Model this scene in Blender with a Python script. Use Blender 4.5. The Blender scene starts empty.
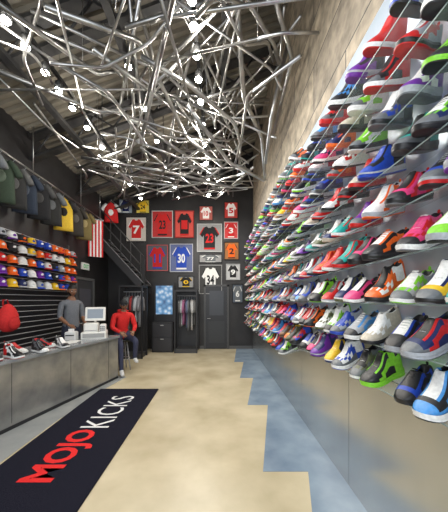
import bpy, math, random
from mathutils import Vector, Matrix, Quaternion
random.seed(11)
R=random.Random(5)
scn=bpy.context.scene
try:
    scn.view_settings.view_transform='Standard'
except Exception: pass

# ------------------------------------------------------------ materials
def new_mat(name):
    m=bpy.data.materials.new(name); m.use_nodes=True
    nt=m.node_tree; b=nt.nodes['Principled BSDF']; return m,nt,b
def mat_noise(name,c1,c2,scale=5,rough=.6,metal=0,bump=.0,detail=6,stretch=(1,1,1),spec=.5,bscale=None):
    m,nt,b=new_mat(name); N=nt.nodes; L=nt.links
    tc=N.new('ShaderNodeTexCoord'); mp=N.new('ShaderNodeMapping'); mp.inputs['Scale'].default_value=stretch
    L.new(tc.outputs['Object'],mp.inputs[0])
    n=N.new('ShaderNodeTexNoise'); n.inputs['Scale'].default_value=scale; n.inputs['Detail'].default_value=detail
    L.new(mp.outputs[0],n.inputs['Vector'])
    r=N.new('ShaderNodeValToRGB'); r.color_ramp.elements[0].position=.3; r.color_ramp.elements[1].position=.7
    r.color_ramp.elements[0].color=(*c1,1); r.color_ramp.elements[1].color=(*c2,1)
    L.new(n.outputs['Fac'],r.inputs[0]); L.new(r.outputs[0],b.inputs['Base Color'])
    b.inputs['Roughness'].default_value=rough; b.inputs['Metallic'].default_value=metal
    b.inputs['Specular IOR Level'].default_value=spec
    if bump:
        bp=N.new('ShaderNodeBump'); bp.inputs['Strength'].default_value=bump; bp.inputs['Distance'].default_value=.01
        n2=N.new('ShaderNodeTexNoise'); n2.inputs['Scale'].default_value=bscale or scale*6
        L.new(mp.outputs[0],n2.inputs['Vector']); L.new(n2.outputs['Fac'],bp.inputs['Height']); L.new(bp.outputs[0],b.inputs['Normal'])
    return m
def mat_attr(name,rough=.5,metal=0,var=.12,scale=60,bump=.15):
    m,nt,b=new_mat(name); N=nt.nodes; L=nt.links
    a=N.new('ShaderNodeAttribute'); a.attribute_name='Col'
    tc=N.new('ShaderNodeTexCoord'); n=N.new('ShaderNodeTexNoise'); n.inputs['Scale'].default_value=scale
    L.new(tc.outputs['Object'],n.inputs['Vector'])
    mr=N.new('ShaderNodeMapRange'); mr.inputs['To Min'].default_value=1-var; mr.inputs['To Max'].default_value=1+var
    L.new(n.outputs['Fac'],mr.inputs['Value'])
    v=N.new('ShaderNodeVectorMath'); v.operation='SCALE'; L.new(a.outputs['Color'],v.inputs[0]); L.new(mr.outputs[0],v.inputs['Scale'])
    L.new(v.outputs[0],b.inputs['Base Color'])
    b.inputs['Roughness'].default_value=rough; b.inputs['Metallic'].default_value=metal
    bp=N.new('ShaderNodeBump'); bp.inputs['Strength'].default_value=bump; bp.inputs['Distance'].default_value=.003
    L.new(n.outputs['Fac'],bp.inputs['Height']); L.new(bp.outputs[0],b.inputs['Normal'])
    return m
def mat_emit(name,c,s):
    m,nt,b=new_mat(name); b.inputs['Base Color'].default_value=(*c,1)
    b.inputs['Emission Color'].default_value=(*c,1); b.inputs['Emission Strength'].default_value=s
    return m
M_CLOTH=mat_attr('cloth',.85,0,.2,40,.3)
M_LEATHER=mat_attr('leather',.42,0,.3,70,.2)
M_SKIN=mat_attr('skin',.5,0,.06,30,.05)
M_PLASTIC=mat_attr('plastic',.35,0,.05,20,.02)
M_PAINT=mat_attr('painted_metal',.45,.2,.1,12,.05)
M_GALV=mat_noise('galvanised_steel',(.22,.22,.215),(.48,.47,.45),5,.28,.92,.05)
M_CHROME=mat_noise('chrome',(.55,.57,.6),(.7,.71,.73),20,.2,1)
M_BLACK=mat_noise('black_paint',(.012,.012,.014),(.025,.025,.028),4,.45,0,.05)
M_BULB=mat_emit('bulb_glow',(1,.95,.86),60)

# ------------------------------------------------------------ mesh builder
class MB:
    def __init__(s): s.v=[];s.f=[];s.c=[];s.m=[];s.s=[]
    def add(s,vs,fs,col=(.5,.5,.5),mi=0,sm=False,M=None):
        o=len(s.v)
        if M is not None: vs=[M@Vector(p) for p in vs]
        s.v.extend([tuple(p) for p in vs])
        multi=isinstance(col,list)
        for i,f in enumerate(fs):
            s.f.append(tuple(o+k for k in f)); s.c.append(col[i] if multi else col); s.m.append(mi); s.s.append(sm)
    def box(s,a,b,col=(.5,.5,.5),mi=0,M=None):
        x0,y0,z0=a;x1,y1,z1=b
        vs=[(x0,y0,z0),(x1,y0,z0),(x1,y1,z0),(x0,y1,z0),(x0,y0,z1),(x1,y0,z1),(x1,y1,z1),(x0,y1,z1)]
        fs=[(0,3,2,1),(4,5,6,7),(0,1,5,4),(1,2,6,5),(2,3,7,6),(3,0,4,7)]
        s.add(vs,fs,col,mi,False,M)
    def bbox(s,a,b,bev,col=(.5,.5,.5),mi=0,M=None):
        x0,y0,z0=a;x1,y1,z1=b; e=bev
        def ring(x0,y0,x1,y1,z): return [(x0+e,y0,z),(x1-e,y0,z),(x1,y0+e,z),(x1,y1-e,z),(x1-e,y1,z),(x0+e,y1,z),(x0,y1-e,z),(x0,y0+e,z)]
        vs=ring(x0,y0,x1,y1,z0)+ring(x0,y0,x1,y1,z1-e)+ring(x0+e*.8,y0+e*.8,x1-e*.8,y1-e*.8,z1)
        fs=[tuple(range(7,-1,-1)),tuple(range(16,24))]
        for k in range(2):
            for i in range(8):
                j=(i+1)%8; fs.append((k*8+i,k*8+j,k*8+8+j,k*8+8+i))
        s.add(vs,fs,col,mi,False,M)
    def prism(s,poly,z0,z1,col=(.5,.5,.5),mi=0,M=None):
        n=len(poly); vs=[(p[0],p[1],z0) for p in poly]+[(p[0],p[1],z1) for p in poly]
        fs=[tuple(range(n-1,-1,-1)),tuple(range(n,2*n))]+[(i,(i+1)%n,n+(i+1)%n,n+i) for i in range(n)]
        s.add(vs,fs,col,mi,False,M)
    def loft(s,rings,col,mi=0,sm=True,M=None,caps=True):
        n=len(rings[0]); vs=[p for r in rings for p in r]; fs=[]
        for k in range(len(rings)-1):
            for i in range(n):
                j=(i+1)%n; fs.append((k*n+i,k*n+j,(k+1)*n+j,(k+1)*n+i))
        if caps:
            fs.append(tuple(range(n-1,-1,-1))); fs.append(tuple(range((len(rings)-1)*n,len(rings)*n)))
        s.add(vs,fs,col,mi,sm,M)
    def tube(s,pts,r,n=8,col=(.5,.5,.5),mi=0,M=None):
        pts=[Vector(p) for p in pts]; rr=r if isinstance(r,(list,tuple)) else [r]*len(pts)
        rings=[]; up=None
        for i,p in enumerate(pts):
            d=(pts[min(i+1,len(pts)-1)]-pts[max(i-1,0)]).normalized()
            if up is None:
                up=Vector((0,0,1)) if abs(d.z)<.9 else Vector((1,0,0))
            a=d.cross(up).normalized(); b=a.cross(d).normalized(); up=b
            rings.append([p+(a*math.cos(t)+b*math.sin(t))*rr[i] for t in [2*math.pi*k/n for k in range(n)]])
        s.loft(rings,col,mi,True,M)
    def ball(s,c,r,n=12,m=8,col=(.5,.5,.5),mi=0,M=None,fn=None,sm=True):
        c=Vector(c); rx,ry,rz=r if isinstance(r,(tuple,list)) else (r,r,r)
        vs=[];fs=[]
        for j in range(m+1):
            ph=math.pi*j/m
            for i in range(n):
                th=2*math.pi*i/n
                p=Vector((math.sin(ph)*math.cos(th),math.sin(ph)*math.sin(th),math.cos(ph)))
                if fn: p=fn(p)
                vs.append((c.x+p.x*rx,c.y+p.y*ry,c.z+p.z*rz))
        for j in range(m):
            for i in range(n):
                k=(i+1)%n
                if j==0: fs.append((i,n+i,n+k))
                elif j==m-1: fs.append((j*n+i,(j+1)*n+i,j*n+k))
                else: fs.append((j*n+i,(j+1)*n+i,(j+1)*n+k,j*n+k))
        s.add(vs,fs,col,mi,sm,M)
    def build(s,name,mats,parent=None):
        me=bpy.data.meshes.new(name); me.from_pydata(s.v,[],s.f)
        for m in mats: me.materials.append(m)
        me.polygons.foreach_set('material_index',s.m); me.polygons.foreach_set('use_smooth',s.s)
        ca=me.color_attributes.new('Col','FLOAT_COLOR','CORNER')
        buf=[]
        for f,c in zip(s.f,s.c): buf.extend([c[0],c[1],c[2],1.0]*len(f))
        ca.data.foreach_set('color',buf)
        me.validate(); me.update()
        ob=bpy.data.objects.new(name,me); scn.collection.objects.link(ob)
        if parent: ob.parent=parent
        return ob
def empty(name,loc=(0,0,0)):
    e=bpy.data.objects.new(name,None); e.empty_display_size=.1; scn.collection.objects.link(e); return e
def T(x,y,z): return Matrix.Translation((x,y,z))
def RZ(a): return Matrix.Rotation(a,4,'Z')
def text_geo(body,offset=0.0,ext=.001):
    cu=bpy.data.curves.new('t','FONT'); cu.body=body; cu.offset=offset; cu.extrude=ext; cu.align_x='LEFT'; cu.resolution_u=3
    ob=bpy.data.objects.new('t',cu); scn.collection.objects.link(ob)
    dg=bpy.context.evaluated_depsgraph_get(); dg.update()
    me=bpy.data.meshes.new_from_object(ob.evaluated_get(dg))
    vs=[v.co.copy() for v in me.vertices]; fs=[tuple(p.vertices) for p in me.polygons]
    bpy.data.objects.remove(ob); bpy.data.meshes.remove(me)
    x0=min(v.x for v in vs);x1=max(v.x for v in vs);y0=min(v.y for v in vs);y1=max(v.y for v in vs)
    vs=[Vector(((v.x-x0)/(x1-x0),(v.y-y0)/(y1-y0),v.z)) for v in vs]
    return vs,fs

XL,XR,YB,YF=-3.6,1.15,8.2,-1.5
ZL,ZR=4.75,6.5
# ------------------------------------------------------------ shell
M_FLOOR=mat_noise('beige_screed',(.46,.39,.25),(.68,.59,.41),1.6,.27,0,.06,8)
M_FGREY=mat_noise('blue_grey_screed',(.17,.23,.31),(.30,.38,.46),2.5,.2,0,.05,8)
mb=MB(); mb.box((XL-.1,YF,-.1),(XR+.1,YB+.1,0)); mb.build('floor',[M_FLOOR])
saw=[(.42,.9),(.84,2.33),(.42,2.33),(.76,3.81),(.45,3.81),(.72,5.13),(.45,5.13),(.66,6.45),(.42,6.45),(.60,8.19)]
mb=MB(); mb.prism([(XR-.01,YF+.02),(XR-.01,8.19)]+saw[::-1]+[(.8,.9),(.6,YF+.02)],.0,.004)
mb.build('floor_border',[M_FGREY])
M_FSTEEL=mat_noise('grey_screed',(.28,.30,.31),(.42,.43,.42),3,.3,.2,.06,8)
mb=MB(); mb.prism([(-3.55,1.0),(-2.16,1.0),(-2.13,3.3),(-2.02,4.6),(-1.9,5.2),(-3.55,5.8)],.0,.004)
mb.build('floor_border.001',[M_FSTEEL])
m,nt,b=new_mat('tan_wall_panels'); N=nt.nodes;L=nt.links
tc=N.new('ShaderNodeTexCoord')
sx=N.new('ShaderNodeSeparateXYZ'); cx=N.new('ShaderNodeCombineXYZ'); L.new(tc.outputs['Object'],sx.inputs[0]); L.new(sx.outputs['Y'],cx.inputs['X']); L.new(sx.outputs['Z'],cx.inputs['Y'])
br=N.new('ShaderNodeTexBrick'); br.inputs['Scale'].default_value=1; br.inputs['Brick Width'].default_value=1.5; br.inputs['Row Height'].default_value=.55
br.inputs['Mortar Size'].default_value=.008; br.inputs['Color1'].default_value=(.34,.28,.20,1); br.inputs['Color2'].default_value=(.23,.19,.14,1); br.inputs['Mortar'].default_value=(.05,.045,.04,1)
L.new(cx.outputs[0],br.inputs['Vector'])
n=N.new('ShaderNodeTexNoise'); n.inputs['Scale'].default_value=9; n.inputs['Detail'].default_value=10; L.new(tc.outputs['Object'],n.inputs['Vector'])
mr=N.new('ShaderNodeMapRange'); mr.inputs['From Min'].default_value=.3; mr.inputs['From Max'].default_value=.7; mr.inputs['To Min'].default_value=.55; mr.inputs['To Max'].default_value=1.25; L.new(n.outputs['Fac'],mr.inputs['Value'])
v=N.new('ShaderNodeVectorMath'); v.operation='SCALE'; L.new(br.outputs['Color'],v.inputs[0]); L.new(mr.outputs[0],v.inputs['Scale']); L.new(v.outputs[0],b.inputs['Base Color'])
b.inputs['Roughness'].default_value=.75
M_TAN=m
mb=MB(); mb.box((XR,YF,0),(XR+.1,YB+.1,ZR+.2)); mb.build('wall_right',[M_TAN])
M_BWALL=mat_noise('charcoal_wall',(.010,.009,.010),(.024,.022,.022),2.5,.5,0,.1)
mb=MB(); mb.box((XL,YB,0),(XR,YB+.1,ZR+.2)); mb.build('wall_back',[M_BWALL])
mb=MB(); mb.box((XL-.1,YF,0),(XL,YB+.1,ZL+.05)); mb.build('wall_left',[M_BWALL])
mb=MB(); mb.box((XL,YF-.1,0),(-3.2,YF,4.9)); mb.box((.9,YF-.1,0),(XR,YF,6.4)); mb.box((-3.2,YF-.1,4.0),(.9,YF,5.0)); mb.box((-3.2,YF-.1,0),(.9,YF,.3))
mb.build('wall_front',[M_BWALL])
mb=MB()
for x in (-3.2,-1.85,-.5,.86): mb.box((x,YF-.08,.3),(x+.04,YF-.02,4.0))
mb.box((-3.15,YF-.08,.3),(.86,YF-.02,.35)); mb.box((-3.15,YF-.08,3.95),(.86,YF-.02,4.0))
mb.build('window_1',[M_BLACK])
M_CEIL=mat_noise('ceiling_decking',(.10,.09,.07),(.26,.23,.18),1.3,.6,.05,.1)
mb=MB(); y=YF
prof=[(0,0),(.05,0),(.07,.05),(.12,.05)]
vs=[]
while y<YB+.1:
    for dy,dz in prof:
        vs.append((XL-.1,y+dy,ZL+dz)); vs.append((XR+.1,y+dy,ZR+dz))
    y+=.14
fs=[(2*i,2*i+1,2*i+3,2*i+2) for i in range(len(vs)//2-1)]
mb.add(vs,fs); mb.build('ceiling',[M_CEIL])
def zc(x): return ZL+(x-XL)/(XR-XL)*(ZR-ZL)
M_BEAM=mat_noise('dark_steel',(.02,.02,.022),(.06,.058,.055),6,.5,.3,.05)
for yy in (1.6,3.2,4.8,6.4,7.8):
    mb=MB(); off=.02
    for z0,z1,hw in ((-.0,-.05,.09),(-.42,-.47,.07)):
        vs=[(XL+.02,yy-hw,zc(XL)+z0-off),(XR-.02,yy-hw,zc(XR)+z0-off),(XR-.02,yy+hw,zc(XR)+z0-off),(XL+.02,yy+hw,zc(XL)+z0-off)]
        vs+=[(a,b_,c+z1-z0) for a,b_,c in vs]
        mb.add(vs,[(0,1,2,3),(7,6,5,4),(0,4,5,1),(1,5,6,2),(2,6,7,3),(3,7,4,0)])
    n=12
    for i in range(n):
        xa=XL+.05+(XR-XL-.1)*i/n; xb=XL+.05+(XR-XL-.1)*(i+1)/n
        za,zb=(-.05,-.42) if i%2 else (-.42,-.05)
        mb.tube([(xa,yy,zc(xa)+za),(xb,yy,zc(xb)+zb)],.018,6)
    mb.build('roof_truss',[M_BEAM])
mb=MB()
for xx in (-2.6,-1.3,.1):
    z=zc(xx)-.52
    mb.box((xx-.05,YF+.05,z-.06),(xx+.05,YB-.02,z))
mb.build('roof_purlin',[M_BEAM])

# ------------------------------------------------------------ right wall cladding and shelving
M_STEELW=mat_noise('brushed_steel_white',(.52,.60,.68),(.74,.81,.88),2,.28,.6,.03,6,(1,1,.3))
M_STEELL=mat_noise('brushed_steel_low',(.46,.49,.51),(.66,.67,.66),1.2,.25,.85,.03,4,(1,1,.4))
mb=MB()
PT=3.62
y=YF+.05; e=1.2
while y<YB-.05:
    y1=min(y+e,YB-.01)
    mb.box((XR-.03,y+.003,1.08),(XR-.002,y1-.003,2.25),mi=0)
    mb.box((XR-.03,y+.003,2.256),(XR-.002,y1-.003,PT),mi=0)
    mb.box((XR-.025,y+.003,.0),(XR-.002,y1-.003,1.072),mi=1)
    y=y1
mb.build('wall_cladding',[M_STEELW,M_STEELL])
m,nt,b=new_mat('shelf_glass'); b.inputs['Base Color'].default_value=(.6,.75,.73,1); b.inputs['Roughness'].default_value=.08; b.inputs['Alpha'].default_value=.10
n=nt.nodes.new('ShaderNodeTexNoise'); n.inputs['Scale'].default_value=3; mr=nt.nodes.new('ShaderNodeMapRange'); mr.inputs['To Min'].default_value=.05; mr.inputs['To Max'].default_value=.15
nt.links.new(n.outputs['Fac'],mr.inputs['Value']); nt.links.new(mr.outputs[0],b.inputs['Roughness'])
M_GLASS=m
M_GEDGE=mat_noise('glass_edge',(.22,.30,.30),(.34,.42,.42),6,.25,0)
rowz=[1.14+.236*k for k in range(9)]
rows=[(z,.72,8.05) for z in rowz]+[(3.264,2.9,8.05),(.905,3.3,8.05)]
PITCH=.27
sh=empty('shoe_shelving')
mb=MB(); mc=MB(); me_=MB()
for z,ya,yb in rows:
    y=ya
    Mx=T(XR-.03,0,z+.036)@Matrix.Rotation(-PITCH,4,'Y')
    mb.box((-.235,ya,-.009),(-.004,yb,-.003),M=Mx)
    me_.box((-.237,ya,-.009),(-.235,yb,-.003),M=Mx)
    while y<yb:
        mc.box((-.20,y+.1,-.020),(-.0,y+.106,-.010),M=Mx); y+=.75
mb.build('glass_shelves',[M_GLASS],sh); mc.build('shelf_brackets',[M_CHROME],sh); me_.build('glass_edges',[M_GEDGE],sh)

# ------------------------------------------------------------ sneakers
WHITE=(.80,.80,.78);BLK=(.012,.012,.014);GREY=(.13,.14,.15);LG=(.36,.38,.41);RED=(.55,.012,.012);ORG=(.8,.13,.01);BLUE=(.015,.06,.42);TEAL=(.01,.34,.30)
LIME=(.22,.62,.03);PUR=(.14,.02,.3);NAVY=(.01,.02,.10);YEL=(.8,.5,.02);PINK=(.7,.05,.2);BRN=(.18,.08,.03);SKYB=(.06,.28,.65);CREAM=(.5,.45,.36);OLV=(.10,.11,.05)
S_=[0,.03,.09,.17,.26,.33,.38,.46,.55,.64,.74,.83,.9,.96,1.0]
W_=[.020,.030,.036,.038,.037,.036,.037,.041,.046,.050,.051,.048,.040,.027,.010]
H_=[.098,.108,.100,.090,.090,.100,.122,.112,.096,.082,.070,.062,.053,.043,.034]
def shoe(mb,M,c,high=0.0,lenf=.30,pat=0,chunk=1.0):
    body,acc,toe,heel,tng,sole,out=c
    M=M@Matrix.Diagonal((1,1,1.1,1))
    def spring(s): return max(0,s-.72)**2*.22
    def zs(s): return (.034-.012*s)*chunk+spring(s)
    lv=[(1.0,0.0),(1.12,.2),(1.06,.32),(1.15,.65),(1.09,1.0)]
    n=len(S_)
    for k in range(len(lv)-1):
        r=[]
        for (wf,zf) in (lv[k],lv[k+1]):
            ring=[]
            for i in range(n):
                s=S_[i]; ring.append(((s*1.02-.01)*lenf,-W_[i]*wf,spring(s)+(zs(s)-spring(s))*zf))
            for i in range(n-1,-1,-1):
                s=S_[i]; ring.append(((s*1.02-.01)*lenf,W_[i]*wf,spring(s)+(zs(s)-spring(s))*zf))
            r.append(ring)
        m=len(r[0]); base=out if k<1 else sole
        cl=[]
        for i in range(m):
            ii=min(i,m-1-i); q=base
            if k==2 and pat==1 and 1<=ii<=4: q=acc
            if k in(1,2) and pat==2 and ii>=10: q=acc
            cl.append(q)
        mb.add(r[0]+r[1],[(i,(i+1)%m,m+(i+1)%m,m+i) for i in range(m)],cl,0,True,M)
        if k==0:
            mb.add(r[0],[(i,m-1-i,m-2-i,i+1) for i in range(n-1)],out,0,False,M)
    vs=[];cols=[];fs=[]
    for i,s in enumerate(S_):
        w=W_[i]; z0=zs(s)-.003; zt=H_[i]+(chunk-1)*.02
        if s<.40 and high: zt+=high*(1.0 if s<.38 else .8)
        elif high and s<.5: zt+=high*.35
        if i in(2,3,4,5):
            pr=[(-1,0),(-1.05,.35),(-.93,.72),(-.80,1.0),(-.55,.97),(-.5,.4),(0,.3),(.5,.4),(.55,.97),(.80,1.0),(.93,.72),(1.05,.35),(1,0)]
        else:
            pr=[(-1,0),(-1.05,.35),(-.93,.66),(-.72,.86),(-.52,.94),(-.3,.985),(0,1),(.3,.985),(.52,.94),(.72,.86),(.93,.66),(1.05,.35),(1,0)]
            if i<2: pr=[(a,min(1,bb*1.12)) for a,bb in pr]
        sk=.85 if high and s<.4 else 1
        for a,bb in pr: 
            vs.append((s*lenf + (-.006*bb if i<2 else 0),a*w*(1-(1-sk)*bb),z0+(zt-z0)*bb))
    n2=13
    for i in range(len(S_)-1):
        for j in range(n2-1):
            fs.append((i*n2+j,i*n2+j+1,(i+1)*n2+j+1,(i+1)*n2+j))
            jj=min(j,n2-2-j)
            if 1<=i<=5 and jj>=4: col=BLK if jj==5 or i<5 else tng
            elif 5<=i<=9 and jj>=4: col=tng
            elif i>=11 : col=toe
            elif i<=1: col=heel
            elif pat==0:
                if i<=3 and jj<=1: col=heel
                elif jj==3 and 4<=i<=9: col=acc
                elif (jj==1 and 4<=i<=8) or (jj==0 and i in(8,9)) or (jj==2 and i in(3,4)): col=acc
                elif jj==0: col=toe if i>=9 else body
                else: col=body
            elif pat==1:
                if jj==0: col=heel if i<5 else toe
                elif i-jj*1.0 in (4,5,7): col=acc
                elif jj==3: col=tng
                else: col=body
            else:
                if jj<=1 and i>=8: col=toe
                elif i<=3 and jj>=2: col=acc
                elif 5<=i<=7 and jj<=2: col=acc if jj!=1 else heel
                else: col=body
            cols.append(col)
    fs.append(tuple(range(n2-1,-1,-1))); cols.append(heel)
    k=(len(S_)-1)*n2; fs.append(tuple(range(k,k+n2))); cols.append(toe)
    mb.add(vs,fs,cols,0,True,M)
    lc=sole if sole!=body else acc
    for q in range(6):
        s=.40+q*.05; z=.119-q*.0085+(high*.4*(1-q/2) if high and q<2 else 0)+(chunk-1)*.02; w=.021+q*.001
        mb.box((s*lenf-.004,-w,z-.005),(s*lenf+.004,w,z+.004),lc,0,M)
    mb.box((-.008,-.008,H_[1]+high-.012),(.004,.008,H_[1]+high+.012),acc,0,M)
neut=[WHITE,WHITE,BLK,BLK,BLK,BLK,GREY,GREY,LG,NAVY,NAVY]
brt=[RED,RED,RED,ORG,BLUE,BLUE,TEAL,TEAL,LIME,LIME,PUR,YEL,PINK,SKYB,BRN,OLV,CREAM]
def scheme(ri):
    nw=neut+([WHITE,WHITE,LG] if ri in (0,1) else [])
    if R.random()<.6: b_=R.choice(nw); a=R.choice(brt)
    else: b_=R.choice(brt); a=R.choice(nw+brt[:4])
    t=R.choice([b_,b_,a,BLK,GREY]); h=R.choice([b_,a,a,BLK]); g=R.choice([b_,a,BLK,WHITE])
    so=R.choice([WHITE,WHITE,BLK,BLK,a,LG]); ou=R.choice([BLK,BLK,GREY,a,a])
    return (b_,a,t,h,g,so,ou)
mb=MB()
for ri,(z,ya,yb) in enumerate(rows):
    y=ya+.14+R.uniform(0,.08)
    roll=.0+.045*ri if ri<9 else (.40 if ri==9 else 0)
    while y<yb-.08:
        hi=R.choice([0,.025,.04,.05,.06])
        if z>3.1: hi=0
        ang=math.pi+R.uniform(.10,.45)
        M=T(XR-.055,y,z+.030+.04*roll)@RZ(ang)@Matrix.Rotation(PITCH,4,'Y')@Matrix.Rotation(-roll,4,'X')@Matrix.Scale(R.uniform(.97,1.06),4)@T(.008,0,0)
        shoe(mb,M,scheme(ri),hi,.27,R.choice([0,1,2]),R.choice([.9,1.0,1.15,1.3]))
        y+=R.uniform(.175,.20)
o=mb.build('sneaker_collection',[M_LEATHER])
s=o.modifiers.new('smooth','SUBSURF'); s.levels=1; s.render_levels=1

# ------------------------------------------------------------ rug
M_RUG=mat_noise('rug_pile',(.006,.006,.012),(.025,.025,.04),120,.95,0,.6,3,(1,1,1),.1,300)
rug=empty('floor_rug')
mb=MB()
mb.bbox((-2.1,1.25,.004),(-1.06,4.47,.016),.006,mi=0)
mb.build('pile',[M_RUG],rug)
M_TXT=mat_attr('rug_print',.9,0,.2,80,.2)
mb=MB()
vs,fs=text_geo('MOJO',.03)
def rugtxt(vs,fs,y0,y1,x0,x1,col):
    out=[(x0+(x1-x0)*v_.y, y0+(y1-y0)*v_.x, .0175+v_.z*.5) for v_ in vs]
    mb.add(out,fs,col)
rugtxt(vs,fs,2.17,3.05,-1.36,-1.76,(.75,.015,.015))
vs,fs=text_geo('KICKS',-.004)
rugtxt(vs,fs,3.10,4.12,-1.36,-1.72,(.8,.8,.8))
mb.build('lettering',[M_TXT],rug)

# ------------------------------------------------------------ counter
M_CONC=mat_noise('counter_steel',(.28,.285,.285),(.48,.47,.44),4,.3,.65,.1,8)
M_CTOP=mat_noise('counter_top',(.38,.40,.42),(.55,.57,.58),3,.18,.5,.03)
A=Vector((-2.73,2.2)); B=Vector((-2.01,5.13)); dn=(B-A).normalized(); nn=Vector((-dn.y,dn.x))
def cp(s,d): p=A+dn*s+nn*d; return (p.x,p.y)
Lc=(B-A).length
cnt=empty('service_counter')
mb=MB()
mb.prism([cp(0,.03),cp(Lc-.03,.03),cp(Lc-.03,.6),cp(0,.6)],.0,.83,mi=0)
for k in range(3):
    s=.9*(k+1); mb.prism([cp(s,.027),cp(s+.003,.027),cp(s+.003,.04),cp(s,.04)],.08,.83,mi=2)
mb.prism([cp(0,.026),cp(Lc-.026,.026),cp(Lc-.026,.05),cp(0,.05)],.0,.05,mi=2)
mb.prism([cp(-.02,0),cp(Lc,0),cp(Lc,.63),cp(-.02,.63)],.83,.875,mi=1)
mb.build('counter_body',[M_CONC,M_CTOP,M_BLACK],cnt)
mb=MB()
for s,d,c,a in ((.72,.3,(BLK,RED,BLK,WHITE,BLK,WHITE,RED),.5),(.95,.2,(BLK,WHITE,BLK,RED,BLK,WHITE,RED),.3),(1.1,.42,(WHITE,RED,WHITE,BLK,RED,WHITE,BLK),.6),(1.32,.2,(BLK,GREY,WHITE,BLK,BLK,WHITE,BLK),.2),(1.5,.42,(RED,BLK,WHITE,BLK,BLK,WHITE,RED),.9),(1.70,.2,(GREY,WHITE,BLK,BLK,WHITE,WHITE,BLK),.1)):
    x,y=cp(s,d); shoe(mb,T(x,y,.876)@RZ(a-.6),c,.04,.31)
o=mb.build('counter_sneakers',[M_LEATHER],cnt)
s=o.modifiers.new('smooth','SUBSURF'); s.levels=1; s.render_levels=1
x,y=cp(1.98,.3)
mb=MB(); 
for k,(dx,an) in enumerate(((0,.2),(.07,.6),(.12,.1))): mb.box((-.1,-.14,0.001+k*.002),(.1,.14,.0025+k*.002),(.8,.8,.78),0,T(x+dx*.3,y+dx,.876)@RZ(an))
mb.build('paper_sheets',[M_PLASTIC])
x,y=cp(2.68,.32)
reg=empty('cash_register')
mb=MB(); M=T(x,y,.876)@RZ(.35)@Matrix.Scale(1.08,4)
CR=(.76,.76,.72)
mb.bbox((-.2,-.2,0),(.2,.2,.11),.012,CR,0,M); mb.box((-.17,-.208,.02),(.17,-.199,.09),(.35,.35,.34),0,M)
mb.bbox((-.17,-.12,.11),(.06,.17,.26),.02,CR,0,M)
mb.add([(-.15,-.125,.13),(.04,-.125,.13),(.04,-.05,.262),(-.15,-.05,.262)],[(0,1,2,3)],(.15,.16,.17),0,False,M)
mb.tube([(.0,.08,.24),(.0,.08,.36)],.02,10,CR,0,M)
S=M@T(0,.08,.41)@Matrix.Rotation(-.25,4,'X')
mb.bbox((-.17,-.02,-.12),(.17,.02,.13),.01,CR,0,S); mb.box((-.13,-.024,-.08),(.13,-.019,.09),(.25,.3,.36),0,S)
mb.bbox((.09,-.16,.11),(.19,.02,.24),.015,(.8,.8,.78),0,M)
for i in range(3):
    for j in range(3): mb.box((.1+i*.026,-.166,.13+j*.03),(.12+i*.026,-.159,.15+j*.03),(.2,.2,.2),0,M)
mb.build('register_body',[M_PLASTIC],reg)
x,y=cp(2.3,.5)
mb=MB(); M=T(x,y,.876)@RZ(.2); mb.bbox((-.09,-.09,0),(.09,.09,.15),.015,(.65,.66,.66),0,M); mb.box((-.07,-.093,.08),(.07,-.088,.1),BLK,0,M); mb.box((-.04,-.04,.148),(.04,.02,.2),(.85,.85,.85),0,M)
mb.build('receipt_printer',[M_PLASTIC])

# ------------------------------------------------------------ slatwall with hats
mb=MB()
ya,yb=3.3,5.95
mb.box((XL+.001,ya,.5),(XL+.02,yb,2.85),(.02,.02,.02))
z=.5
while z<2.8:
    mb.box((XL+.02,ya,z+.012),(XL+.034,yb,z+.086),(.012,.012,.014))
    mb.box((XL+.02,ya,z+.088),(XL+.036,yb,z+.099),(.5,.5,.5))
    z+=.10
mb.box((XL+.001,ya-.03,.45),(XL+.045,ya,2.9),(.1,.1,.1)); mb.box((XL+.001,yb,.45),(XL+.045,yb+.03,2.9),(.1,.1,.1))
mb.build('slatwall_panel',[M_PLASTIC,M_CHROME])
def cap(mb,M,c,bc):
    def fn(p):
        q=Vector(p)
        if q.z<0: q.z*=.08
        return q
    mb.ball((0,0,0),(.095,.085,.105),16,10,c,0,M,fn)
    mb.ball((0,0,.106),(.009,.009,.005),6,4,bc,0,M)
    vs=[];fs=[];n=9
    for lay in (0,1):
        for k in range(4):
            rr=[.0,.35,.7,1.0][k]
            for i in range(n):
                t=-1+2*i/(n-1)
                x=.07*math.cos(t*1.35)**.6+ rr*.085*math.cos(t*1.3); yy=.078*math.sin(t*1.3)*(1+.05*rr)
                z=.008-.025*t*t*rr-.012*rr-(.006 if lay else 0)
                vs.append((x,yy,z))
        o=lay*4*n
        for k in range(3):
            for i in range(n-1):
                f=(o+k*n+i,o+k*n+i+1,o+(k+1)*n+i+1,o+(k+1)*n+i); fs.append(f if lay==0 else f[::-1])
    mb.add(vs,fs,bc,0,True,M)
    mb.ball((.083,0,.05),(.012,.026,.022),8,6,bc if bc!=c else WHITE,0,M)
mb=MB()
hp=[RED,ORG,BLUE,BLK,YEL,WHITE,NAVY,LG,PUR,BLK,ORG,BLUE]
for r_ in range(5):
    z=1.86+r_*.195; y=3.5
    while y<5.9:
        c=R.choice(hp); b2=R.choice([c,R.choice(hp)])
        cap(mb,T(XL+.17,y,z)@RZ(-.35)@Matrix.Rotation(.25,4,'Y'),c,b2)
        mb.tube([(XL+.036,y,z+.0),(XL+.09,y,z+.01)],.005,6,LG)
        y+=.215
mb.build('baseball_cap_collection',[M_CLOTH])

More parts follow.
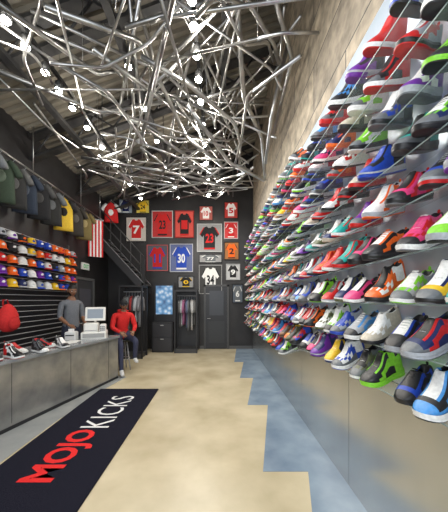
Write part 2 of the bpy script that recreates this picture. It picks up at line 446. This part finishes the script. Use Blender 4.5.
# ------------------------------------------------------------ garments
def garment(mb,M,col,w=.24,h=.7,sl=.2,acc=None,th=.05,hang=True):
    acc=acc or col; rings=[]; n=20
    for k in range(9):
        v_=k/8; zz=-.05-v_*(h-.05); ww=w*(.92 if k==0 else 1.0)*(1+.06*v_)*(0.72 if k==0 else 1)
        ring=[]
        for i in range(n):
            t=2*math.pi*i/n; fold=1+.10*v_*math.sin(t*5+w*40)
            ring.append((ww*math.cos(t)*fold,th*math.sin(t)*(1+.35*v_*math.sin(t*3+2)),zz+(.0 if k else .02*abs(math.cos(t))*-1)))
        rings.append(ring)
    rings.insert(0,[(x*.42,y*.7,z_+.05) for x,y,z_ in rings[0]])
    mb.loft(rings,col,0,True,M)
    if sl>0:
        for s in (-1,1):
            mb.tube([(s*w*.6,0,-.06),(s*w*.98,0,-.13),(s*(w+.05),0,-.13-sl*.6),(s*(w+.07),0,-.13-sl)],[.05,.06,.055,.05],10,acc,0,M)
    mb.ball((0,-th*.9,-.32),(w*.45,.012,.10),10,6,acc if acc!=col else tuple(min(1,c*1.8+.05) for c in col),0,M)
    if hang:
        mb.tube([(0,0,0),(0,0,.05),(.02,0,.08),(.0,0,.1),(-.02,0,.08)],.004,6,LG,0,M)
        mb.tube([(-w*.7,0,-.07),(0,0,0),(w*.7,0,-.07)],.007,6,LG,0,M)
rail=empty('hanging_clothes_rail')
mb=MB(); mb.tube([(-3.4,3.0,3.95),(-3.4,7.3,3.95)],.016,8)
for y in (3.1,4.6,6.2,7.2): mb.tube([(-3.4,y,3.95),(-3.4,y,4.6),(-3.4,y,zc(-3.4)-.03)],.01,6)
mb.build('rail',[M_GALV],rail)
mb=MB()
for y,c,a in ((3.35,(.03,.05,.03),None),(3.62,BLK,GREY),(3.9,(.03,.05,.03),None),(4.15,(.02,.02,.02),(.1,.1,.1)),(4.4,(.02,.03,.05),None),(4.75,BLK,(.06,.06,.06)),(5.1,(.02,.02,.02),GREY),(5.5,(.75,.5,.04),BLK),(5.95,(.03,.025,.02),None),(6.35,(.16,.12,.04),None)):
    garment(mb,T(-3.4,y,3.85)@RZ(.65+R.uniform(-.2,.2)),c,.17,.72,.14,a)
mb.build('hanging_shirts',[M_CLOTH],rail)
mb=MB()
M=T(-3.4,6.95,3.85)@RZ(.6)
mb.box((-.2,-.01,-.03),(.2,.01,0),(.3,.3,.3),0,M)
for k in range(9):
    mb.box((-.19+k*.0422,-.006+.004*(k%2),-1.05),(-.19+(k+1)*.0422,.006+.004*(k%2),-.03),RED if k%2==0 else WHITE,0,M)
mb.tube([(-.18,0,0),(0,0,.1),(.18,0,0)],.005,6,LG,0,M)
mb.build('striped_banner',[M_CLOTH],rail)
mb=MB(); garment(mb,T(-3.32,7.75,4.62)@RZ(.2),RED,.19,.62,.14,WHITE)
mb.tube([(-3.32,7.75,4.70),(-3.32,8.19,4.70)],.01,6,LG)
mb.build('hanging_jersey',[M_CLOTH])

# ------------------------------------------------------------ framed jerseys on back wall
def U(px): return (px-218)*YB/250
def V(py): return 1.6+(300-py)*YB/250
nums={}
def ntext(t):
    if t not in nums: nums[t]=text_geo(t,.03)
    return nums[t]
def framed(px0,py0,px1,py1,mat,col,acc,num,frame=BLK):
    x0,x1=U(px0),U(px1); z0,z1=V(py1),V(py0); w=x1-x0; h=z1-z0
    mb=MB(); M=T((x0+x1)/2,YB-.004,(z0+z1)/2)@Matrix.Rotation(math.pi/2,4,'X')
    hw,hh=w/2,h/2; f=.022
    mb.box((-hw,-hh,0),(hw,hh,.01),mat,0,M)
    for a,b2 in (((-hw,-hh,0),(hw,-hh+f,.035)),((-hw,hh-f,0),(hw,hh,.035)),((-hw,-hh+f,0),(-hw+f,hh-f,.035)),((hw-f,-hh+f,0),(hw,hh-f,.035))):
        mb.box(a,b2,frame,0,M)
    a,b_=hw*.80,hh*.82
    poly=[(-.55,-1),(.55,-1),(.56,.25),(.72,.05),(1,.32),(.62,.88),(.25,1),(.12,.86),(-.12,.86),(-.25,1),(-.62,.88),(-1,.32),(-.72,.05),(-.56,.25)]
    mb.prism([(p[0]*a,p[1]*b_) for p in poly],.01,.018,col,0,M)
    mb.prism([(-.55*a,-b_),(.55*a,-b_),(.55*a,-b_*.86),(-.55*a,-b_*.86)],.018,.021,acc,0,M)
    for s in (-1,1):
        mb.prism([(s*.62*a,.88*b_),(s*1*a,.32*b_),(s*.92*a,.26*b_),(s*.5*a,.9*b_)][::s],.018,.021,acc,0,M)
    vs,fs=ntext(num)
    mb.add([((v_.x-.5)*a*.8,(v_.y-.55)*b_*.8,.021+v_.z) for v_ in vs],fs,acc,0,False,M)
    mb.build('framed_jersey',[M_CLOTH])
framed(119,199,133,214,(.3,.35,.4),NAVY,WHITE,'8')
framed(136,200,150,214,(.7,.55,.1),YEL,BLK,'24')
framed(126,217,147,242,(.55,.5,.45),RED,WHITE,'7')
framed(152,211,173,238,(.45,.03,.03),RED,BLK,'23',(.5,.5,.5))
framed(175,211,194,238,(.6,.08,.06),BLK,RED,'1',(.3,.02,.02))
framed(197,224,222,252,(.3,.3,.3),BLK,RED,'23',(.5,.5,.5))
framed(224,202,238,219,(.5,.04,.03),WHITE,RED,'5')
framed(224,222,238,239,(.6,.05,.05),RED,WHITE,'3',(.55,.5,.5))
framed(147,245,168,271,(.1,.1,.12),RED,BLUE,'11',(.5,.1,.1))
framed(170,244,193,272,(.12,.15,.3),BLUE,WHITE,'30',(.5,.5,.55))
framed(199,265,222,294,(.05,.05,.05),WHITE,BLK,'34',(.3,.3,.3))
framed(224,242,239,260,(.35,.15,.05),ORG,BLK,'2')
framed(226,264,240,280,(.5,.5,.5),BLK,WHITE,'9',(.4,.4,.4))
framed(232,284,243,303,(.1,.12,.15),GREY,WHITE,'6')
framed(199,206,213,221,(.4,.1,.08),WHITE,RED,'10')
framed(178,276,194,288,(.3,.3,.3),BLK,YEL,'0')
framed(199,254,222,263,(.3,.3,.3),GREY,WHITE,'77')

# ------------------------------------------------------------ staircase on back-left
mb=MB()
s0=Vector((XL+.06,3.55)); s1=Vector((-2.2,2.1))
def quadprism(pts,y0,y1,col,mi=0):
    n=len(pts); vs=[(p[0],y0,p[1]) for p in pts]+[(p[0],y1,p[1]) for p in pts]
    fs=[tuple(range(n)),tuple(range(2*n-1,n-1,-1))]+[(i,n+i,n+(i+1)%n,(i+1)%n) for i in range(n)]
    mb.add(vs,fs,col,mi)
for y in (7.35,8.1):
    quadprism([(s0.x,s0.y),(s0.x,s0.y-.3),(s1.x,s1.y-.3),(s1.x,s1.y)],y,y+.04,(.035,.035,.038))
    quadprism([(s0.x,s0.y+.02),(s0.x,s0.y),(s1.x,s1.y),(s1.x,s1.y+.02)],y-.01,y+.05,(.28,.28,.29))
n=9
for i in range(n):
    t=(i+.5)/n; p=s0.lerp(s1,t); mb.box((max(XL+.01,p.x-.12),7.39,p.y-.14),(p.x+.12,8.1,p.y-.11),(.12,.12,.12))
for i in range(5):
    p=s0.lerp(s1,.06+i*.22); mb.tube([(p.x,7.37,p.y),(p.x,7.37,p.y+.8)],.012,6,(.06,.06,.06))
for hgt in (.8,.45): mb.tube([(s0.x+.02,7.37,s0.y+hgt),(s1.x,7.37,s1.y+hgt)],.016,8,(.07,.07,.07))
mb.box((s1.x-.05,7.35,0),(s1.x+.05,7.42,2.8),(.02,.02,.02))
mb.build('staircase',[M_PAINT])

# ------------------------------------------------------------ clothing alcoves + display screen
def alcove(x0,x1,z1,y0,y1,n,cols):
    e=empty('clothes_rack'); mb=MB(); t=.045
    for x in (x0,x1-t):
        for y in (y0,y1-t): mb.box((x,y,0),(x+t,y+t,z1),(.02,.02,.022))
    mb.box((x0,y0,z1),(x1,y1,z1+.05),(.025,.025,.027)); mb.box((x0+t,y0,.0),(x1-t,y1,.12),(.05,.05,.052))
    mb.box((x0+t,y1-.02,.12),(x1-t,y1-.005,z1),(.03,.03,.032))
    mb.tube([(x0+t,(y0+y1)/2,z1-.12),(x1-t,(y0+y1)/2,z1-.12)],.012,8,(.5,.5,.5))
    mb.build('frame',[M_PAINT],e)
    mb=MB()
    for i in range(n):
        x=x0+t+.08+(x1-x0-2*t-.16)*i/(n-1)
        garment(mb,T(x,(y0+y1)/2,z1-.22)@RZ(math.pi/2+R.uniform(-.25,.25)),cols[i%len(cols)],.15,R.uniform(.7,1.0),.3,None,.028)
    mb.build('garments',[M_CLOTH],e)
    return e
alcove(-2.7,-2.05,1.95,6.78,7.28,6,[(.1,.1,.1),GREY,(.3,.03,.03),(.05,.05,.06),LG,(.2,.2,.22)])
alcove(-1.32,-.62,1.85,7.5,8.1,7,[(.12,.12,.12),LG,(.3,.1,.2),(.1,.12,.2),GREY,(.5,.5,.5)])
e=empty('video_display')
mb=MB(); mb.bbox((-2.02,7.62,0),(-1.38,8.1,.92),.01,(.02,.02,.022)); mb.box((-1.98,7.60,.06),(-1.42,7.62,.46),(.035,.035,.04)); mb.box((-1.98,7.60,.48),(-1.42,7.62,.88),(.035,.035,.04))
mb.box((-2.02,7.9,.92),(-1.38,8.0,2.14),(.02,.02,.022)); mb.box((-1.75,7.585,.4),(-1.65,7.6,.42),(.4,.4,.4)); mb.box((-1.75,7.585,.82),(-1.65,7.6,.84),(.4,.4,.4))
mb.build('cabinet',[M_PAINT],e)
m,nt,b=new_mat('screen_image'); N=nt.nodes;L=nt.links
tc=N.new('ShaderNodeTexCoord'); n=N.new('ShaderNodeTexVoronoi'); n.inputs['Scale'].default_value=7; L.new(tc.outputs['Object'],n.inputs['Vector'])
r=N.new('ShaderNodeValToRGB'); cr=r.color_ramp; cr.elements[0].color=(.85,.88,.9,1); cr.elements[1].color=(.02,.05,.15,1); cr.elements.new(.45).color=(.15,.35,.6,1)
L.new(n.outputs['Distance'],r.inputs[0]); L.new(r.outputs[0],b.inputs['Emission Color']); b.inputs['Emission Strength'].default_value=.9; b.inputs['Base Color'].default_value=(.02,.02,.02,1)
mb=MB(); mb.box((-1.96,7.885,1.15),(-1.44,7.899,2.05)); mb.build('screen',[m],e)
mb=MB()
x0,x1=-.46,.36
mb.box((x0,YB-.05,0),(x0+.06,YB-.002,2.1),(.06,.06,.06)); mb.box((x1-.06,YB-.05,0),(x1,YB-.002,2.1),(.06,.06,.06)); mb.box((x0,YB-.05,2.04),(x1,YB-.002,2.1),(.06,.06,.06))
mb.box((x0+.06,YB-.035,.01),(x1-.06,YB-.002,2.04),(.025,.026,.03)); mb.box((x0+.18,YB-.04,1.1),(x1-.18,YB-.034,1.9),(.05,.055,.065)); mb.box((x0+.15,YB-.04,.2),(x1-.15,YB-.034,.9),(.035,.037,.04))
mb.tube([(x0+.12,YB-.04,1.0),(x0+.12,YB-.09,1.0),(x0+.22,YB-.09,1.0)],.01,6,(.5,.5,.5))
mb.build('door_1',[M_PAINT])
mb=MB()
mb.box((XL+.002,6.25,0),(XL+.05,6.32,2.2),(.12,.12,.12)); mb.box((XL+.002,7.13,0),(XL+.05,7.2,2.2),(.12,.12,.12)); mb.box((XL+.002,6.32,2.13),(XL+.05,7.13,2.2),(.12,.12,.12))
mb.box((XL+.002,6.32,.01),(XL+.03,7.13,2.13),(.06,.06,.065)); mb.box((XL+.03,6.45,1.1),(XL+.034,7.0,1.9),(.1,.1,.12)); mb.tube([(XL+.03,6.42,1.0),(XL+.08,6.42,1.0),(XL+.08,6.52,1.0)],.01,6,(.6,.6,.6))
mb.build('door_2',[M_PAINT])
mb=MB(); M=T(XL+.04,6.7,2.5)@RZ(math.pi/2)
mb.bbox((-.17,-.03,-.09),(.17,.03,.09),.01,(.8,.8,.78),0,M)
vs,fs=text_geo('EXIT',.02); mb.add([(-.13+.26*v_.x,-.032+v_.z,-.05+.1*v_.y) for v_ in vs],fs,(.05,.5,.15),0,False,M)
mb.build('exit_sign',[M_PLASTIC])
mb=MB(); mb.box((XL+.002,6.02,2.45),(XL+.02,6.2,2.62),ORG); mb.box((XL+.02,6.05,2.5),(XL+.023,6.17,2.53),WHITE); mb.box((XL+.02,6.05,2.55),(XL+.023,6.17,2.58),WHITE); mb.build('notice_sign',[M_PLASTIC])
mb=MB(); M=T(XL+.2,4.05,1.3)
def bagf(p): 
    q=Vector(p); k=1-.15*max(0,q.z); return Vector((q.x*k,q.y*k,max(-.9,q.z)))
mb.ball((0,0,0),(.12,.17,.24),16,12,(.6,.02,.02),0,M,bagf)
mb.ball((.10,0,-.08),(.05,.11,.11),12,8,(.5,.015,.015),0,M)
mb.tube([(-.03,-.06,.2),(-.05,-.04,.3),(-.05,.04,.3),(-.03,.06,.2)],.012,8,(.4,.01,.01),0,M)
mb.tube([(-.15,0,.29),(-.05,0,.29),(-.02,0,.31)],.006,6,LG,0,M)
mb.build('red_backpack',[M_CLOTH])

# ------------------------------------------------------------ ceiling conduit tangle
def bend(pts,rad=.07):
    out=[Vector(pts[0])]
    for i in range(1,len(pts)-1):
        p=Vector(pts[i]); a=(Vector(pts[i-1])-p); b2=(Vector(pts[i+1])-p); r_=min(rad,a.length*.4,b2.length*.4)
        p0=p+a.normalized()*r_; p1=p+b2.normalized()*r_
        for t in (0,.25,.5,.75,1): out.append(p0*(1-t)**2+p*2*t*(1-t)+p1*t*t)
    out.append(Vector(pts[-1])); return out
Rp=random.Random(47)
mb=MB()
def inside(p):
    return XL+.45<p.x<XR-.1 and 1.3<p.y<7.7 and max(3.85,1.6+.40*p.y,(1.6+1.05*p.y if p.y<2.4 else 0))<p.z<zc(p.x)-.6
def rax(): return Vector((Rp.gauss(0,1),Rp.gauss(0,1),Rp.gauss(0,1))).normalized()
cnt_=0; tries=0
while cnt_<118 and tries<80000:
    tries+=1
    bent=cnt_%5<2
    c=Vector((Rp.uniform(-3.1,1.0),Rp.uniform(1.6,7.5),Rp.uniform(3.85,5.7)))
    d=Vector((Rp.gauss(.35,1),Rp.gauss(.3,.8),Rp.gauss(0,.22))).normalized()
    ln=Rp.uniform(.5,1.1) if bent else Rp.uniform(1.0,2.3)
    b_=c+d*ln; pts=[c,b_]
    if bent:
        for q in range(2):
            d=(Quaternion(rax(),Rp.choice([.5,.7,.9]))@d).normalized(); pts.append(pts[-1]+d*Rp.uniform(.35,.8))
    elif Rp.random()<.7:
        d2=(Quaternion(rax(),Rp.choice([.5,.7,.9]))@d).normalized(); pts.append(b_+d2*Rp.uniform(.15,.4))
    if not all(inside(p) for p in pts): continue
    mb.tube(bend(pts),Rp.choice([.013,.016,.019,.024]),8); cnt_+=1
for pts,r_ in (([(.15,2.3,4.7),(.35,3.4,4.35),(.75,4.3,4.4),(.95,5.0,4.0)],.032),([(.9,3.2,4.9),(.75,3.5,4.2),(.8,4.2,3.9)],.028),([(-2.8,2.6,4.2),(-1.7,3.6,4.3),(-.8,3.9,4.7)],.028),([(-1.6,2.3,4.3),(-.9,2.9,4.6),(-.5,4.0,4.2),(.1,4.7,4.1)],.029),([(-2.3,4.2,4.0),(-.9,4.6,3.95),(.3,5.1,3.9)],.026),([(-.4,3.2,4.1),(.2,4.2,3.9),(.85,4.6,3.8)],.028),([(.4,2.4,5.0),(.95,3.2,4.7),(1.0,4.5,4.6)],.028)):
    mb.tube(bend(pts),r_,8)
for i in range(20):
    x=Rp.uniform(-2.6,.8); y=Rp.uniform(2,7.5); z=Rp.uniform(4.3,4.6); mb.tube([(x,y,z),(x,y,zc(x)-.03)],.004,5)
mb.build('conduit_pipe_sculpture',[M_GALV])

# ------------------------------------------------------------ track lights and added fills
def track(xx,zz,ys,aim):
    e=empty('track_lighting'); mb=MB()
    mb.box((xx-.02,ys[0]-.3,zz+.13),(xx+.02,ys[-1]+.3,zz+.17),(.03,.03,.03))
    for y in (ys[0],(ys[0]+ys[-1])/2,ys[-1]): mb.tube([(xx,y,zz+.17),(xx,y,zc(xx)-.03)],.008,6,(.05,.05,.05))
    for y in ys:
        mb.tube([(xx,y,zz+.14),(xx,y,zz+.1)],.01,6,(.03,.03,.03))
        mb.tube([(xx,y,zz+.1),(xx,y,zz+.08),(xx,y,zz-.01)],[.025,.042,.05],12,(.05,.05,.05))
        mb.ball((xx,y,zz-.015),(.042,.042,.03),12,8,WHITE,1)
    mb.build('track',[M_PAINT,M_BULB],e)
track(-.24,4.35,[2.28,2.5,2.8,3.1,3.45,3.9,4.4,5.0,5.7,6.5],0)
track(-2.04,4.3,[2.2,2.4,2.65,2.95,3.2,3.5,3.9,4.4,5.0,5.8,6.6],0)
track(-1.15,4.6,[3.2,3.9,4.7,5.6,6.6,7.3],0)
def light(kind,name,loc,power,**k):
    l=bpy.data.lights.new(name,kind); l.energy=power; l.color=k.get('color',(1,.95,.86))
    if kind=='AREA': l.shape='RECTANGLE'; l.size=k['sx']; l.size_y=k['sy']
    else: l.shadow_soft_size=k.get('r',.08)
    o=bpy.data.objects.new(name,l); o.location=loc
    if 'rot' in k: o.rotation_euler=k['rot']
    scn.collection.objects.link(o); return o
for y in (2.6,4.0,5.4,6.9): light('POINT','lamp_glow',(-.24,y,4.2),34)
for y in (2.5,4.2,6.2): light('POINT','lamp_glow',(-2.04,y,4.15),36)
light('AREA','overhead_fill',(-.7,4.2,3.7),130,sx=1.2,sy=6.5,rot=(0,math.radians(-25),0))  # added soft overhead fill below the tracks, not a fixture
light('AREA','shelf_fill',(.35,3.6,3.95),50,sx=.3,sy=7,rot=(0,math.radians(-62),0),color=(.9,.95,1))  # added strip that brightens the upper shoe panels, no real fixture
light('AREA','front_fill',(-1.1,YF+.1,2.2),105,sx=3.6,sy=3.2,rot=(math.radians(90),0,0),color=(.9,.95,1))  # added fill from behind the camera, unseen and made up

# ------------------------------------------------------------ people
def skin_fig(V_,E_,Rr):
    me=bpy.data.meshes.new('f'); me.from_pydata(V_,E_,[])
    ob=bpy.data.objects.new('f',me); scn.collection.objects.link(ob)
    ob.modifiers.new('Skin','SKIN')
    sk=me.skin_vertices[0].data
    for i,r_ in enumerate(Rr):
        sk[i].radius=r_ if isinstance(r_,tuple) else (r_,r_); sk[i].use_root=(i==0)
    s=ob.modifiers.new('S','SUBSURF'); s.levels=2; s.render_levels=2
    dg=bpy.context.evaluated_depsgraph_get(); dg.update()
    m2=bpy.data.meshes.new_from_object(ob.evaluated_get(dg))
    vs=[v_.co.copy() for v_ in m2.vertices]; fs=[tuple(p.vertices) for p in m2.polygons]
    bpy.data.objects.remove(ob); return vs,fs
def seg_d(p,a,b2):
    ab=b2-a; t=max(0,min(1,(p-a).dot(ab)/max(ab.length_squared,1e-9))); return (p-(a+ab*t)).length
def hand(mb,wrist,d,side_v,skin,curl=.5):
    d=Vector(d).normalized(); s=Vector(side_v); s=(s-d*s.dot(d)).normalized(); nrm=d.cross(s).normalized()
    w=Vector(wrist)
    rings=[]
    for t,hw,ht in ((0,.026,.018),(.03,.036,.016),(.07,.042,.014),(.09,.040,.012)):
        c=w+d*t; rings.append([c+s*hw*math.cos(a)+nrm*ht*math.sin(a) for a in [2*math.pi*k/10 for k in range(10)]])
    mb.loft(rings,skin,1)
    for k,(o,l) in enumerate(((.031,.072),(.011,.080),(-.010,.075),(-.030,.058))):
        p=w+d*.085+s*o; pts=[p]; dd=d.copy()
        for q in range(3):
            dd=(dd+nrm*-curl*(.6 if q==0 else .5)).normalized(); pts.append(pts[-1]+dd*l*(.42,.32,.26)[q])
        mb.tube(pts,[.0092,.0088,.0078,.006],7,skin,1)
    p=w+d*.025+s*.028
    mb.tube([p,p+s*.028+d*.02,p+s*.036+d*.045-nrm*.01,p+s*.032+d*.065-nrm*.018],[.012,.011,.010,.007],7,skin,1)
def head(mb,c,M,skin,hair,hat=None):
    K=T(*c)@M
    def fn(p):
        q=Vector(p)
        if q.z<0: 
            k=1+.32*q.z; q.x*=k; 
            if q.y<0: q.y*=1-.08*(-q.z)
            else: q.y*=1+.35*q.z
        return q
    mb.ball((0,0,0),(.076,.097,.118),24,18,skin,1,K,fn)
    mb.loft([[(-.008,-.093,.02),(.008,-.093,.02),(0,-.098,.022)],[(-.016,-.088,-.026),(.016,-.088,-.026),(0,-.118,-.022)],[(-.012,-.088,-.034),(.012,-.088,-.034),(0,-.10,-.034)]],skin,1,True,K)
    dk=tuple(c_*.5 for c_ in skin)
    for s in (-1,1):
        mb.ball((s*.030,-.086,.008),(.013,.008,.008),10,6,(.8,.8,.78),1,K)
        mb.ball((s*.030,-.093,.008),(.006,.004,.006),8,5,(.02,.015,.01),1,K)
        mb.tube([(s*.046,-.082,.026),(s*.03,-.093,.031),(s*.014,-.094,.027)],.004,6,hair,1,K)
        mb.ball((s*.077,.008,-.004),(.010,.020,.032),8,8,skin,1,K)
    mb.tube([(-.024,-.083,-.056),(-.01,-.093,-.053),(.01,-.093,-.053),(.024,-.083,-.056)],[.003,.006,.006,.003],6,(dk[0]*1.3,dk[1]*.8,dk[2]*.8),1,K)
    mb.tube([(-.02,-.083,-.062),(0,-.092,-.064),(.02,-.083,-.062)],[.003,.006,.003],6,(dk[0]*1.3,dk[1]*.8,dk[2]*.8),1,K)
    def hf(p):
        q=Vector(p)
        lim=.22 if q.y<0 else -.35
        if q.y<-.2: lim=.42
        if q.z<lim: 
            sc=.93; q=Vector((q.x*sc,q.y*sc,q.z))
        return q
    mb.ball((0,.004,.006),(.081,.102,.121),24,18,hair,1,K,hf) if not hat else None
    if hat:
        mb.ball((0,.008,.03),(.083,.105,.10),20,12,hat,0,K,lambda p:Vector((p.x,p.y,max(p.z,0.0))))
        mb.ball((0,.03,-.01),(.079,.08,.07),16,10,hair,1,K)
        cap_v=[];cf=[]
        for k in range(3):
            for i in range(9):
                t=-1+i/4; cap_v.append((.074*math.sin(t*1.3),-.07*math.cos(t)-.04*k*math.cos(t*1.2),.035-.012*t*t*k-.005*k))
        cf=[(k*9+i,k*9+i+1,(k+1)*9+i+1,(k+1)*9+i) for k in range(2) for i in range(8)]
        mb.add(cap_v,cf,hat,0,True,K); mb.add([(a,b2,c_-.005) for a,b2,c_ in cap_v],[f[::-1] for f in cf],hat,0,True,K)
def rad_(rad,k):
    r_=rad[k]; return max(r_) if isinstance(r_,tuple) else r_
def person(name,J,rad,colmap,skin,hair,base,yaw,headyaw,headpitch,sc,hat=None,handdirs=None,extra=None):
    order=['pelvis','waist','chest','upper','neck','headb','lsh','lel','lwr','rsh','rel','rwr','lhip','lkn','lank','ltoe','rhip','rkn','rank','rtoe']
    par={'waist':'pelvis','chest':'waist','upper':'chest','neck':'upper','headb':'neck','lsh':'upper','lel':'lsh','lwr':'lel','rsh':'upper','rel':'rsh','rwr':'rel','lhip':'pelvis','lkn':'lhip','lank':'lkn','ltoe':'lank','rhip':'pelvis','rkn':'rhip','rank':'rkn','rtoe':'rank'}
    V_=[J[k] for k in order]; E_=[(order.index(par[k]),order.index(k)) for k in order[1:]]
    vs,fs=skin_fig(V_,E_,[rad[k] for k in order])
    segs=[(k,Vector(J[par[k]]),Vector(J[k])) for k in order[1:]]
    X=T(*base)@RZ(yaw)@Matrix.Scale(sc,4)
    cl=[];fl=[];fsk=[]
    for f in fs:
        c=sum((vs[i] for i in f),Vector())/len(f)
        k=min(segs,key=lambda s_:seg_d(c,s_[1],s_[2])-.35*rad_(rad,s_[0]))
        part=k[0]; t=(c-k[1]).dot(k[2]-k[1])/max((k[2]-k[1]).length_squared,1e-9)
        col=colmap(part,t,c)
        if col is None: fsk.append(f)
        else: fl.append(f); cl.append(col)
    mb=MB(); mb.add(vs,fl,cl,0,True,X); mb.add(vs,fsk,skin,1,True,X)
    mh=MB()
    hb=Vector(J['headb']); head(mh,(0,0,0),Matrix.Identity(4),skin,hair,hat)
    HM=X@T(hb.x,hb.y-.015,hb.z+.085)@RZ(headyaw)@Matrix.Rotation(headpitch,4,'X')
    o=len(mb.v)
    mb.v.extend([tuple(HM@Vector(p)) for p in mh.v]); mb.f.extend([tuple(o+i for i in f) for f in mh.f]); mb.c+=mh.c; mb.m+=mh.m; mb.s+=mh.s
    for sd in ('l','r'):
        wr=Vector(J[sd+'wr']); el=Vector(J[sd+'el']); d=(wr-el)
        if handdirs: d=Vector(handdirs[sd][0]); th=handdirs[sd][1]
        else: th=(0,-1,0)
        h=MB(); hand(h,wr-d.normalized()*.01,d,th,skin,.35)
        o=len(mb.v); mb.v.extend([tuple(X@Vector(p)) for p in h.v]); mb.f.extend([tuple(o+i for i in f) for f in h.f]); mb.c+=h.c; mb.m+=h.m; mb.s+=h.s
    if extra: extra(mb,X)
    return mb.build(name,[M_CLOTH,M_SKIN])
RAD=dict(pelvis=(.15,.115),waist=(.135,.105),chest=(.155,.12),upper=(.12,.10),neck=.06,headb=.052,lsh=.064,rsh=.064,lel=.046,rel=.046,lwr=.028,rwr=.028,lhip=.098,rhip=.098,lkn=.066,rkn=.066,lank=.046,rank=.046,ltoe=(.042,.032),rtoe=(.042,.032))
SK1=(.23,.11,.06)
J=dict(pelvis=(0,0,.97),waist=(0,0,1.11),chest=(0,-.01,1.29),upper=(0,0,1.43),neck=(0,0,1.53),headb=(0,-.015,1.60),
 lsh=(.18,0,1.44),lel=(.22,.0,1.16),lwr=(.17,-.22,1.03),rsh=(-.18,0,1.44),rel=(-.22,-.02,1.17),rwr=(-.15,-.23,1.04),
 lhip=(.10,0,.88),lkn=(.11,-.02,.50),lank=(.12,.02,.09),ltoe=(.14,-.16,.045),rhip=(-.10,0,.88),rkn=(-.11,-.02,.50),rank=(-.12,.02,.09),rtoe=(-.14,-.16,.045))
def cm1(part,t,c):
    if part in('lwr','rwr') : return None
    if part=='headb' or (part=='neck' and t>.6): return None
    if part in('lank','rank','lkn','rkn','lhip','rhip'): return (.03,.035,.06)
    if part in('ltoe','rtoe'): return (.02,.02,.02)
    if part=='waist' and c.z<.98: return (.03,.035,.06)
    return (.15,.16,.18)
person('standing_man',J,RAD,cm1,SK1,(.01,.008,.007),(-3.05,5.2,.004),math.radians(55),-.1,.25,1.06,None,{'l':((-.3,-.9,-.3),(-1,0,0)),'r':((.3,-.9,-.3),(1,0,0))})
J=dict(pelvis=(0,0,.80),waist=(0,-.02,.94),chest=(0,-.07,1.11),upper=(0,-.10,1.25),neck=(0,-.12,1.34),headb=(0,-.14,1.40),
 lsh=(.19,-.10,1.26),lel=(.25,-.16,.99),lwr=(.14,-.36,.90),rsh=(-.19,-.10,1.26),rel=(-.25,-.14,.99),rwr=(-.13,-.36,.90),
 lhip=(.11,-.05,.79),lkn=(.17,-.44,.70),lank=(.17,-.36,.30),ltoe=(.18,-.50,.24),rhip=(-.11,-.05,.79),rkn=(-.16,-.44,.66),rank=(-.15,-.46,.10),rtoe=(-.17,-.63,.045))
RAD2=dict(RAD); RAD2.update(lel=.054,rel=.054,lwr=.036,rwr=.036,chest=(.165,.13),lsh=.07,rsh=.07)
def cm2(part,t,c):
    if part in('lwr','rwr') and t>.93: return None
    if part=='headb': return None
    if part in('lank','rank','lkn','rkn','lhip','rhip'): return (.035,.04,.08)
    if part in('ltoe','rtoe'): return (.6,.6,.6)
    return (.6,.015,.015)
def hood(mb,X):
    mb.tube([(.09,-.13,1.35),(.08,-.03,1.35),(0,.0,1.34),(-.08,-.03,1.35),(-.09,-.13,1.35)],[.02,.04,.05,.04,.02],10,(.55,.012,.012),0,X)
person('seated_man',J,RAD2,cm2,SK1,(.01,.008,.007),(-2.2,5.72,.0),math.radians(38),-.35,.15,1.0,BLK,{'l':((-.5,-.6,-.5),(-1,-.2,.2)),'r':((.5,-.6,-.5),(1,-.2,.2))},hood)
mb=MB(); M=T(-2.2,5.74,0)@RZ(math.radians(38))
mb.tube([(0,0,.655),(0,0,.685),(0,0,.695)],[.17,.18,.165],20,(.03,.03,.03),0,M)
for k in range(4):
    a=math.pi/4+k*math.pi/2; mb.tube([(.11*math.cos(a),.11*math.sin(a),.66),(.2*math.cos(a),.2*math.sin(a),0.005)],.014,8,(.4,.4,.42),0,M)
pts=[(.165*math.cos(t),.165*math.sin(t),.26) for t in [2*math.pi*k/16 for k in range(17)]]
mb.tube(pts,.009,6,(.4,.4,.42),0,M)
mb.build('bar_stool',[M_PAINT])
mb=MB(); mb.box((XL,YB-.015,0),(-2.9,YB-.001,.1),(.1,.1,.1)); mb.box((-.6,YB-.015,0),(-.47,YB-.001,.1),(.1,.1,.1)); mb.box((.37,YB-.015,0),(XR-.03,YB-.001,.1),(.1,.1,.1)); mb.build('baseboard_back',[M_PAINT])

# ------------------------------------------------------------ world & camera
w=bpy.data.worlds.new('World'); scn.world=w; w.use_nodes=True
w.node_tree.nodes['Background'].inputs[0].default_value=(.8,.88,1,1); w.node_tree.nodes['Background'].inputs[1].default_value=1.2
cam=bpy.data.cameras.new('camera'); co=bpy.data.objects.new('camera',cam); scn.collection.objects.link(co)
co.location=(0,0,1.6); co.rotation_euler=(math.radians(90),0,0)
cam.sensor_fit='HORIZONTAL'; cam.sensor_width=36; cam.lens=36*250/448
cam.shift_y=44/448; cam.shift_x=6/448; cam.clip_start=.05
scn.camera=co
